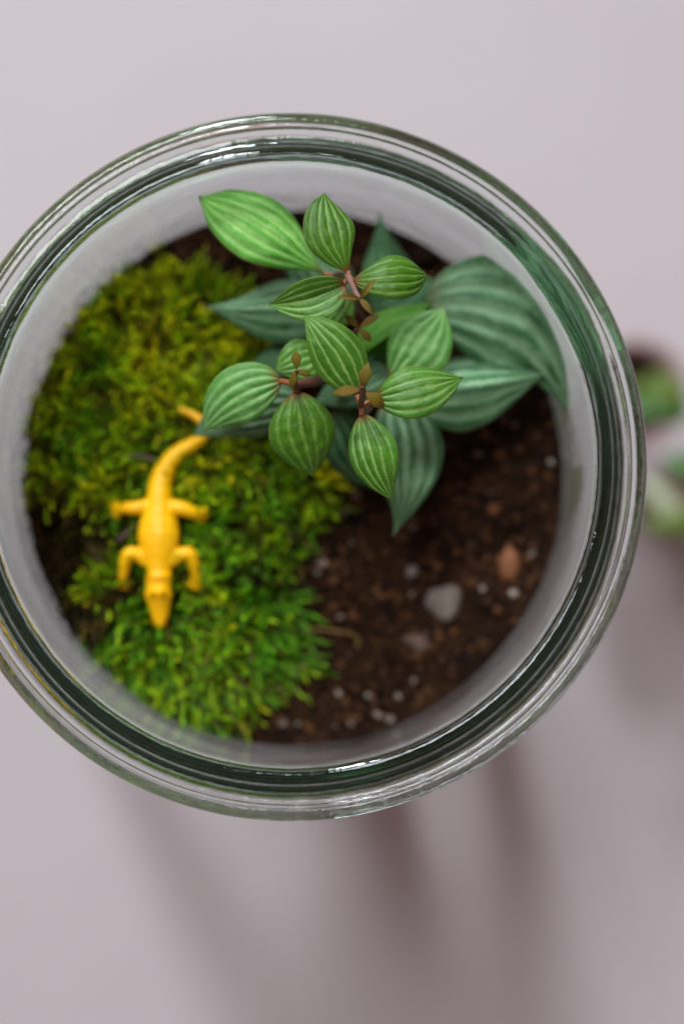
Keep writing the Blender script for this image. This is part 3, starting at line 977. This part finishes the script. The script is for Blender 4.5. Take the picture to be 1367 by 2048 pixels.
# -- middle layer
leaf((690, 728, -13), (867, 603, -12), 74, 'bright', arch=0.12, bend=0.03, camber=0.0, fold=-1.3, roll=-20, ridge=.2, pk=.5, ex=(.7, .9),
     label='bright green folded leaf in the shade of the upper leaves')
leaf((780, 758, -10), (888, 616, -8), 128, 'mid', arch=0.10, bend=0.02, camber=0.28, roll=8, ridge=.32, pk=.5, ex=(.7, .85))
leaf((690, 585, -9), (640, 662, -10), 84, 'young_dark', arch=0.12, camber=0.3, ridge=.2, ex=(.6, .7))
leaf((652, 549, -9), (397, 394, -7), 134, 'pale', arch=0.12, bend=0.015, camber=0.28, roll=-5, ridge=.55, pk=.54, ex=(1.15, .66), wave=.012,
     label='largest light green leaf, slightly out of focus, at the upper left')
pet((672, 556, -8), (650, 548, -9), .6)
# -- lower left whorl
leaf((640, 706, -7), (551, 740, -6), 84, 'young', arch=0.12, camber=0.25, ridge=.25, ex=(.6, .7))
leaf((562, 762, -4), (408, 862, -7), 112, 'mid', arch=0.14, bend=0.10, camber=0.32, roll=5, ridge=.32, pk=.42, ex=(.65, .85))
leaf((590, 782, -2), (626, 953, -6), 130, 'young_dark', arch=0.14, bend=0.0, camber=0.30, roll=0, ridge=.28, pk=.46, ex=(.72, .85))
pet((590, 768, -1.5), (560, 762, -4), .55)
pet((590, 768, -1.5), (590, 783, -2), .5)
# -- upper whorl, in focus
leaf((697, 545, 2.6), (649, 385, 2.5), 101, 'young_dark', arch=0.12, bend=-0.09, camber=0.26, roll=-6, ridge=.26, pk=.52, ex=(.95, .74))
leaf((706, 561, 2.6), (853, 549, 0.5), 92, 'young_dark', arch=0.20, bend=0.03, camber=0.42, roll=10, ridge=.34, pk=.52, ex=(.62, .52))
leaf((690, 568, 2.6), (538, 608, 0.5), 80, 'young', arch=0.10, bend=-0.08, camber=0.0, fold=.45, roll=16, ridge=.28, pk=.42, ex=(.7, 1.05))
pet((697, 553, 3), (697, 543, 2.6), .42)
pet((698, 554, 3), (708, 561, 2.6), .42)
pet((697, 554, 3), (688, 567, 2.6), .42)
for tip, w in (((675, 593, 9.2), 11), ((750, 558, 9.0), 11), ((744, 628, 8.6), 11)):
    leaf((719, 597, 8), tip, w, 'bud', arch=0.15, camber=0.1, fold=.45, ridge=.1, nu=24, nv=15, pk=.5, ex=(.9, 1.0), name='young_leaf')
# -- small tuft just below the upper whorl
for tip, w in (((691, 632, -2.2), 14), ((758, 630, -2.4), 13), ((742, 683, -3), 14)):
    leaf((717, 655, -3), tip, w, 'bud', arch=0.12, camber=0.2, fold=.1, ridge=.1, nu=20, nv=13, pk=.6, name='young_leaf')
# -- front whorl, in focus
leaf((714, 790, 2.2), (606, 629, 4.6), 104, 'young', arch=0.10, bend=0.055, camber=0.24, roll=4, ridge=.28, pk=.44, ex=(.70, .88))
leaf((748, 796, 2.2), (924, 756, 1.5), 103, 'young', arch=0.12, bend=0.03, camber=0.30, roll=6, ridge=.30, pk=.44, ex=(.74, .86))
leaf((723, 828, 2.2), (783, 999, 1.0), 95, 'young', arch=0.14, bend=0.05, camber=0.34, roll=-8, ridge=.32, pk=.46, ex=(.68, .90))
pet((722, 812, 2.4), (714, 790, 2.2), .5)
pet((722, 812, 2.4), (750, 796, 2.2), .45)
pet((722, 812, 2.4), (723, 830, 2.2), .5)
leaf((724, 771, 7.5), (736, 724, 8.5), 22, 'bud', arch=0.12, camber=0.2, ridge=.12, nu=24, nv=19, pk=.45, name='young_leaf')
leaf((720, 778, 7), (664, 786, 5.5), 20, 'bud', arch=0.16, camber=0.2, roll=-14, ridge=.12, nu=24, nv=19, pk=.5, name='young_leaf')
leaf((731, 783, 7), (768, 816, 5.5), 25, 'bud', arch=0.16, camber=0.2, roll=8, ridge=.12, nu=24, nv=19, pk=.5, name='young_leaf')
# -- bud tuft of the lower left whorl
leaf((593, 742, 2.6), (592, 702, 3.5), 18, 'bud', arch=0.1, camber=0.3, ridge=.1, nu=20, nv=13, pk=.62, ex=(1.3, .6), name='young_leaf')
leaf((592, 742, 2.6), (580, 775, 1.5), 15, 'bud', arch=0.1, camber=0.3, ridge=.1, nu=20, nv=13, pk=.5, name='young_leaf')
leaf((594, 742, 2.6), (622, 750, 1.8), 12, 'bud', arch=0.1, camber=0.3, ridge=.1, nu=20, nv=13, pk=.5, name='young_leaf')

# ------------------------------------------------------------------ small potted succulents on the table, right of the jar
def potted(cx, cy, r, hgt, label, leaves, name='potted_succulent'):
    root = empty(name, (cx, cy, 0))
    tag(root, label, 'potted plant')
    pr = [(0, 0.3), (r * .68, 0.3), (r * .74, 1.0), (r * .86, hgt * .7), (r * .9, hgt * .74), (r * 1.0, hgt * .76), (r * 1.0, hgt - .4), (r * .97, hgt), (r * .88, hgt), (r * .85, hgt - .5), (r * .82, hgt - 4), (0, hgt - 4.2)]
    v, f = lathe(pr, 64)
    v = [(a + cx, b + cy, c) for a, b, c in v]
    mesh_obj('pot', v, f, M['pot'], root)
    v0, f0 = ico(3)
    sv = [(cx + q[0] * r * .8, cy + q[1] * r * .8, hgt - 3.6 + q[2] * .8 + .5 * mnoise.noise(Vector(q) * 4)) for q in v0]
    mesh_obj('soil', sv, f0.tolist(), M['soil'], root)
    for (ax, ay, az, bx, by, bz, w, m) in leaves:
        a = Vector((ax, ay, az)); b = Vector((bx, by, bz))
        T = (b - a); L = T.length; T.normalize()
        sd = T.cross(Vector((0, 0, 1))); sd = sd.normalized() if sd.length > .1 else Vector((1, 0, 0))
        N = sd.cross(T)
        vv = []
        for q in v0:
            s = (q[2] + 1) / 2
            ww = 1.25 - 0.5 * abs(s - .6)
            vv.append(a + T * (L * s) + sd * q[0] * w * ww + N * (q[1] * w * .5 * ww + .12 * L * math.sin(math.pi * s)))
        mesh_obj('leaf', [tuple(x) for x in vv], f0.tolist(), M[m], root)
    return root
PZ = -150
c1 = P(1271, 783, PZ)
R1 = 108 * 0.0704 * (200 - PZ) / 200
hg = H + PZ
lv = []
for i in range(9):
    a = i * 2.4; rr2 = 3.0 + 0.75 * i
    lv.append((c1.x + 1.0 * math.cos(a), c1.y + 1.0 * math.sin(a) - 2.5, hg - 4, c1.x + rr2 * math.cos(a), c1.y + rr2 * .8 * math.sin(a) - 3, hg - 0.5 + (i % 3), 2.3, 'succulent_dark' if i % 3 else 'succulent'))
def P3(px, py, z): q = P(px, py, z); return (q.x, q.y, q.z)
for (ax, ay, bx, by, w, m, dz) in ((1290, 800, 1375, 780, 2.6, 'succulent', 1), (1300, 830, 1385, 812, 2.2, 'succulent_dark', 0), (1285, 790, 1345, 750, 2.0, 'succulent', -1)):
    lv.append((*P3(ax, ay, PZ - 2), *P3(bx, by, PZ + dz), w * 1.5, m))
potted(c1.x, c1.y, R1, hg, 'small pink pot of bright green succulent standing against the right side of the jar', lv)
c2 = P(1475, 985, PZ)
lv = []
for i in range(9):
    a = i * 2.4; rr2 = 3 + 0.6 * i
    lv.append((c2.x, c2.y, hg - 4, c2.x + rr2 * math.cos(a), c2.y + rr2 * math.sin(a), hg + 2 + (i % 3), 1.8, 'succulent_dark' if i % 2 else 'succulent'))
for (ax, ay, bx, by, w, m) in ((1440, 940, 1322, 928, 2.3, 'succulent_dark'), (1440, 1030, 1280, 1052, 1.9, 'succulent'), (1400, 1090, 1268, 945, 1.5, 'succulent_pale')):
    lv.append((*P3(ax, ay, PZ + 3), *P3(bx, by, PZ + 6), w * 1.5, m))
potted(c2.x, c2.y, 13, hg, 'second small pink pot at the right edge with loose green and pale leaves hanging out', lv)
